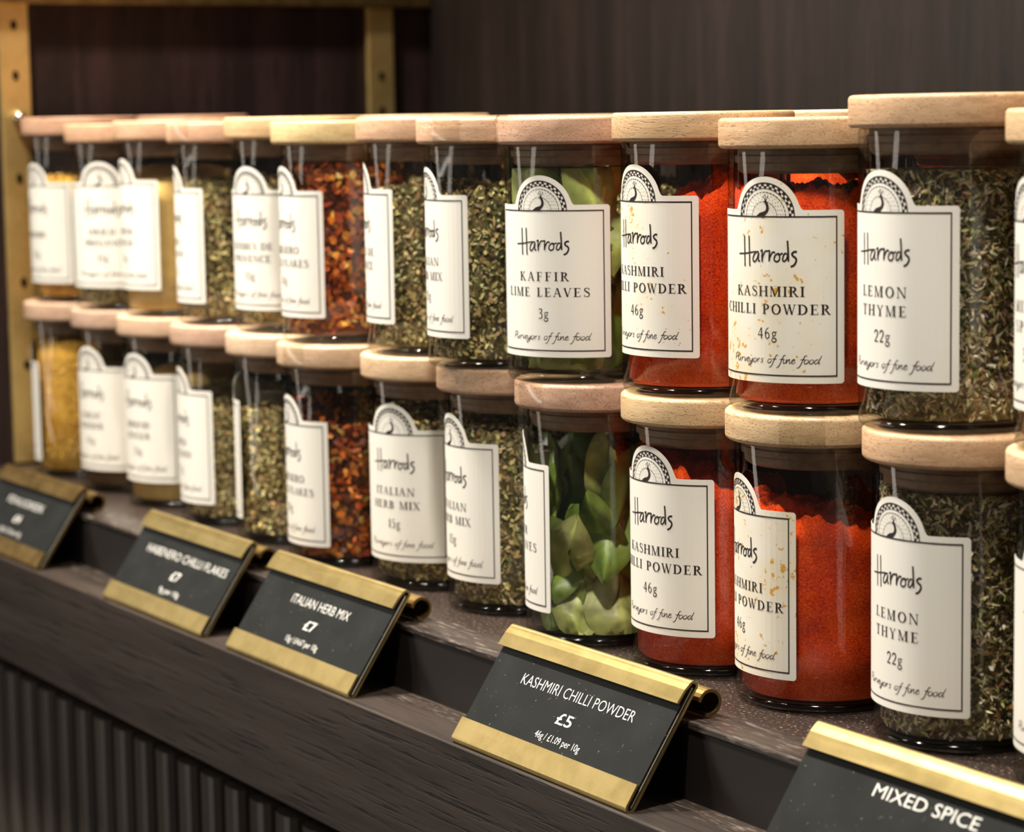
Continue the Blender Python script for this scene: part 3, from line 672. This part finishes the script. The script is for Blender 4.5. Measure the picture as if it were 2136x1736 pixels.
# x, y, label turn (deg), label foot (mm), contents, fill, (mound, tilt, tilt dir), print, weight, lid tint, glass extra (mm), stained, description
LOW = [
 (-.7268, .0022, -43.5, 8.0, 'yellow', .070, (0, 0, 0), MS, '45g', (.95, .78, .72), 'lower jar of golden grains in the far left stack beside the brass upright'),
 (-.6602, .0021, 12, 11, 'brown', .060, (0, 0, 0), GP, '45g', (.85, .70, .68), 'lower jar wearing a broad white label, second stack from the brass upright'),
 (-.6005, .0021, 11.8, 12, 'tan', .062, (.004, .003, 1.0), GG, '35g', (1.05, .88, .80), 'lower jar of tan powder mounded above its label, third stack from the left'),
 (-.5352, .0013, -12, 9.8, 'herb', .057, (0, .004, 2.6), OR, '10g', (.88, .70, .66), 'lower jar of green herbs in the fourth stack from the left, label turned left'),
 (-.4732, .0006, -53, 10, 'herb', .057, (0, .002, 0), HP, '15g', (1.12, 1.0, .90), 'lower jar of green herbs showing only the thin edge of its label'),
 (-.4127, -.0042, -10, 8.1, 'flakes', .060, (0, .006, 3.4), HF, '18g', (1.0, .84, .72), 'lower jar of orange red chilli flakes under the other flakes jar'),
 (-.3465, .0, 18, 11, 'herb', .066, (0, .002, 3.0), IM, '15g', (1.10, .95, .78), 'lower jar of italian herb mix with its label facing front and full arch showing'),
 (-.2865, .0001, -8.7, 11.8, 'herb', .070, (0, .003, 2.5), IM, '15g', (.92, .74, .66), 'lower jar of italian herb mix beside the green leaf jar, label turned left'),
 (-.2231, -.0046, -37, 10.8, 'leaves', .060, (0, 0, 0), KL, '3g', (.86, .66, .60), 'lower jar of curled green lime leaves with tape on its pinkish lid'),
 (-.1637, .0002, 3.4, 13.2, 'chilli', .064, (.001, .006, 4.0), KC, '46g', (1.0, .86, .62), 'lower jar of red chilli powder with clean label, left of the taped one'),
 (-.1041, -.0011, -17.5, 10.1, 'chilli', .058, (.001, .005, 4.2), KC, '46g', (1.0, .86, .64), 'lower jar of red chilli powder with stained label turned left and taped lid'),
 (-.0424, .0026, -1, 10.8, 'thyme', .0728, (0, 0, 0), LT, '22g', (1.0, .78, .60), 'lower jar of lemon thyme behind the right-hand price tickets'),
 (.0205, .0001, 5, 10, 'brown', .060, (0, 0, 0), MX, '30g', (1.0, .84, .66), 'lower jar cut off by the right edge of the photo'),
]
UPP = [
 (-.7255, .0041, 4.5, 10, 'yellow', .064, (0, 0, 0), MS, '45g', (.92, .66, .56), 4.0, 'upper jar of golden grains in the far left stack beside the brass upright'),
 (-.6583, .0016, 37.3, 11, 'herb', .052, (0, 0, 0), OR, '15g', (.98, .72, .58), .3, 'upper jar wearing a broad white label, second stack from the brass upright'),
 (-.5988, .0027, -5.5, 12.8, 'tan', .067, (0, .004, 2.6), GG, '35g', (.98, .74, .62), 1.3, 'upper jar of tan powder with its label lit brightest, third stack from the left'),
 (-.5364, .0033, -18.5, 9.8, 'herb', .064, (0, 0, 0), OR, '10g', (1.02, .76, .66), .1, 'upper jar of green herbs in the fourth stack from the left, narrow label strip'),
 (-.4769, .0047, 13.8, 10, 'herb', .064, (0, 0, 0), HP, '15g', (1.12, .92, .66), 1.7, 'upper jar of green herbs with label facing front, left of the chilli flakes'),
 (-.4176, -.0018, -9, 10.6, 'flakes', .0728, (0, 0, 0), HF, '18g', (1.25, 1.15, .76), -.3, 'upper jar of orange red chilli flakes with the palest yellowish lid'),
 (-.3457, -.0002, -27.5, 12.3, 'herb', .063, (0, .003, 0), HP, '15g', (1.05, .82, .68), .4, 'upper jar of green herbs right of the chilli flakes, narrow label strip'),
 (-.2856, -.0069, -17.8, 11.3, 'herb', .064, (0, .005, .6), IM, '15g', (1.08, .84, .70), -.3, 'upper jar of italian herb mix left of the lime leaf jar'),
 (-.2260, -.0086, 24, 9.1, 'leaves', .075, (0, 0, 0), KL, '3g', (.88, .66, .58), -.5, 'upper jar of green lime leaves with full front label and brownish lid'),
 (-.1646, -.0016, -1.5, 13.0, 'chilli', .067, (0, .0125, 1.0), KC, '46g', (1.0, .82, .60), .3, 'upper jar of chilli powder heaped high on its right side, label turned left'),
 (-.1050, -.0023, 16.8, 9.8, 'chilli', .0662, (0, 0, 0), KC, '46g', (1.0, .80, .60), -2.0, 'upper jar of chilli powder with full front label heavily speckled with stains'),
 (-.0455, .0, 0, 12.2, 'thyme', .0728, (0, 0, 0), LT, '22g', (.98, .78, .60), 3.8, 'upper jar of lemon thyme, the tallest standing lid of the row'),
 (.0199, -.0002, -15, 11, 'brown', .072, (0, 0, 0), MX, '30g', (1.15, .98, .72), -.7, 'upper jar cut off by the right edge of the photo'),
]
def tape(parent, zlid, ang, width, down, slant):
    """clear security tape: over the lid's top edge, down its side and on to the glass"""
    V = []; Fc = []; K = 8
    rows = [(RL-.010, zlid+TL+.0002, 0), (RL-.0006, zlid+TL+.0002, 0), (RL+.0003, zlid+TL-.0010, 0), (RL+.0003, zlid+.0012, 0), (RL-.0002, zlid+.0001, .05), (RB+.0005, zlid-.0035, .15), (RB+.0004, zlid-down, 1)]
    for r_, z, s in rows:
        for k in range(K+1):
            a = math.radians(ang)+(k/K-.5)*width/RL+slant*s; V.append((r_*math.sin(a), -r_*math.cos(a), z))
    for i in range(len(rows)-1):
        for k in range(K): a = i*(K+1)+k; Fc.append((a, a+K+1, a+K+2, a+1))
    return mesh_obj('seal_tape', V, Fc, M_tape, parent, True)
def build_jar(x, y, z, rz, foot, kind, fill, opt, lines, wt, tint, extra, desc, seed, group, stained=False, with_label=True):
    j = empty('spice_jar', (x, y, z)); tag(j, desc, 'jar', group)
    bh = BH+extra/1000
    inst('glass_body', get_glass(bh), j); inst('glass_base', ME_base, j)
    lr = R.uniform(-.5, .5)
    l = inst('lid', ME_lid, j, (0, 0, bh), lr); l.color = (*tint, 1)
    inst('stopper', ME_plug, j, (0, 0, bh), lr)
    contents(kind, fill, j, seed, opt)
    if with_label:
        lb = inst('paper_label', ME_label_s if stained else ME_label, j, (0, 0, foot/1000), math.radians(rz))
        inst('print', print_mesh(lines, wt), lb)
    return j
G1 = 'lower row of spice jars at the front of the shelf'; G2 = 'upper row of spice jars stacked on the front row'
low = []; upp = []
for i, (x, y, rz, foot, kind, fill, opt, lines, wt, tint, desc) in enumerate(LOW):
    low.append(build_jar(x, y, .0004, rz, foot, kind, fill, opt, lines, wt, tint, 0, desc, 11+i, G1, i == 10))
for i, (x, y, rz, foot, kind, fill, opt, lines, wt, tint, extra, desc) in enumerate(UPP):
    upp.append(build_jar(x, y, JH+.0006, rz, foot, kind, fill, opt, lines, wt, tint, extra, desc, 41+i, G2, i in (9, 10)))
tape(low[8], BH, 2, .014, .012, 0); tape(low[10], BH, 40, .014, .030, .35); tape(low[5], BH, 12, .013, .012, 0)
tape(upp[7], BH, 20, .013, .012, 0); tape(upp[8], BH, -30, .013, .012, 0); tape(upp[3], BH, 12, .013, .010, 0)
# caked lumps on the powder of the front-facing chilli jar
def lump(parent, a, r_, z, s, seed):
    V, Fc = [], []; nu, nv = 18, 8
    for i in range(nv+1):
        for k in range(nu):
            t = PI*i/nv; p_ = 2*PI*k/nu; d = Vector((math.sin(t)*math.cos(p_), math.sin(t)*math.sin(p_), math.cos(t)))
            q = 1+.5*mnoise.noise(d*2.2+Vector((seed, 0, 0)))+.35*mnoise.noise(d*6+Vector((0, seed, 0)))
            v = Vector((d.x*1.25*s*q, d.y*.9*s*q, d.z*.7*s*q)); V.append((v.x, v.y, v.z))
    for i in range(nv):
        for k in range(nu): l_ = (k+1) % nu; Fc.append((i*nu+k, (i+1)*nu+k, (i+1)*nu+l_, i*nu+l_))
    o = mesh_obj('powder_lump', V, Fc, M_dkchil, parent, True); o.location = (r_*math.cos(a), r_*math.sin(a), z); o.rotation_euler.z = a+PI/2
for a, r_, s, sd in ((-1.12, .0205, .0024, 1), (-.62, .0200, .0029, 2), (.0, .0195, .0034, 3), (.5, .019, .0024, 5)): lump(upp[10], a, r_, .0672, s, sd)
# second row behind: copies of the front jars, turned the same way round, half hidden
G3 = 'spice jars of the row behind, half hidden'
for i in range(13):
    for src, z0 in ((low[i], .0004), (upp[i], JH+.0006)):
        c = copy_tree(src); c.rotation_euler.z = PI-math.radians(LOW[i][2] if z0 < .01 else UPP[i][2])-.3; c.location = (-.7268+.0617*i+.006, .066+.002*math.sin(i*2.1), z0)
        c['label'] = 'spice jar of the second row, half hidden behind the front jars'; c['group'] = G3
        for ch in c.children:
            if ch.name.startswith('seal_tape') or ch.name.startswith('powder_lump'): pass

# ------------------------------------------------------------------ the price tickets
B0 = Vector((-.0777, -.0236)); T0 = Vector((-.0535, .0119)); E_ = (T0-B0).normalized(); NN = Vector((-E_.y, E_.x))   # NN points to the front
SL = (T0-B0).length
def P2(b, n): q = B0+E_*b+NN*n; return (q.x, q.y)
def font_mesh(text, size, cx, by, xscale, bold=0.0, spacing=1.0):
    cu = bpy.data.curves.new('t', 'FONT'); cu.body = text; cu.size = size; cu.align_x = 'CENTER'; cu.offset = bold; cu.space_character = spacing; cu.resolution_u = 3
    o = bpy.data.objects.new('t', cu); COL.objects.link(o)
    bpy.context.view_layer.update()
    me = bpy.data.meshes.new_from_object(o.evaluated_get(bpy.context.evaluated_depsgraph_get()))
    x0_ = min(v.co.x for v in me.vertices); x1_ = max(v.co.x for v in me.vertices); k_ = xscale/(x1_-x0_)
    V = [(cx+(v.co.x-(x0_+x1_)/2)*k_, by+v.co.y) for v in me.vertices]; Fc = [tuple(p.vertices) for p in me.polygons]
    bpy.data.objects.remove(o); bpy.data.curves.remove(cu); bpy.data.meshes.remove(me)
    return V, Fc
TW = .1030
def ticket(x0, lines, label, tarn=False):
    mb = M_brassd if tarn else M_brass
    o = empty('price_ticket_holder', (x0, 0, 0)); tag(o, label, 'price ticket', 'brass price ticket holders on the ledge')
    ca = SL-.0012
    # back plate, with the bottom and top channels folded to the front
    mesh_obj('back_plate', *ribbon_x([P2(.0012, -.0014), P2(ca, -.0014)], .0008, 0, TW), mb, o)
    bt = [P2(.0012-.0014*math.sin(t), -.0014*math.cos(t)) for t in [PI*i/8 for i in range(9)]]
    mesh_obj('bottom_channel', *ribbon_x(bt+[P2(.0040, .0014), P2(.0082, .0014)], .0008, 0, TW), mb, o)
    tp = [P2(ca+.0016*math.sin(t), -.0014*math.cos(t)) for t in [PI*i/8 for i in range(9)]]
    mesh_obj('top_channel', *ribbon_x(tp+[P2(ca-.002, .0019), P2(ca-.0067, .0022)], .0008, -.0002, TW+.0002), mb, o)
    # rolled hook behind the top edge, resting on the lip
    hc = (-.0478, .0052); rr = .0038
    a0 = math.atan2(P2(ca-.004, -.0016)[1]-hc[1], P2(ca-.004, -.0016)[0]-hc[0])
    hk = [(hc[0]+rr*math.cos(a0-t), hc[1]+rr*math.sin(a0-t)) for t in [PI*1.55*i/16 for i in range(17)]]
    mesh_obj('hook_rail', *ribbon_x(hk, .0010, 0, TW), M_brassd, o)
    V, Fc = extrude_x([P2(.0004, -.0006), P2(.0004, .0006), P2(ca+.0004, .0006), P2(ca+.0004, -.0006)], .0002, TW-.0004)
    card = mesh_obj('card', V, Fc, M_card, o)
    mesh_obj('card_edge', *extrude_x([P2(.0012, -.0005), P2(.0012, -.0002), P2(ca-.0002, -.0002), P2(ca-.0002, -.0005)], TW-.0005, TW-.0003), M_edge, o)
    V = []; Fc = []
    for t, size, cx, by, xs, bold, sp_ in lines:
        v, f = font_mesh(t, size, cx, by, xs, bold, sp_); k = len(V)
        V += [(x, *P2(y, .00072)) for x, y in v]; Fc += [tuple(i+k for i in q) for q in f]
    mesh_obj('print', V, Fc, M_white, card)
    return o
def std(title, tw, tx, price, px, small, sw, sx):
    return [(title, .0054, tx, .0254, tw, -.00005, 1.0), (price, .0056, px, .0170, .0088, .00006, 1.0), (small, .0034, sx, .0108, sw, 0, 1.0)]
ticket(-.6910, std('FENUGREEK', .048, .0485, '£4', .0485, '30g / £1.33 per 10g', .028, .0485), 'leftmost brass ticket holder, partly outside the photo', True)
ticket(-.5070, std('HABENERO CHILLI FLAKES', .081, .0555, '£7', .0543, '9g per 10g', .020, .0560), 'brass ticket holder reading HABENERO CHILLI FLAKES')
ticket(-.3795, std('ITALIAN HERB MIX', .047, .0520, '£7', .0521, '15g / £4.67 per 10g', .026, .0525), 'brass ticket holder reading ITALIAN HERB MIX')
ticket(-.2020, std('KASHMIRI CHILLI POWDER', .065, .0525, '£5', .0525, '46g / £1.09 per 10g', .0258, .0541), 'brass ticket holder reading KASHMIRI CHILLI POWDER in the sharpest focus')
m5 = std('MIXED SPICE', .041, .0528, '£5', .0530, '30g / £1.67 per 10g', .026, .0535); m5[0] = ('MIXED SPICE', .0054, .0528, .0285, .041, 0, 1.0)
ticket(-.0385, m5, 'brass ticket holder reading MIXED SPICE, cut off at the lower right corner')
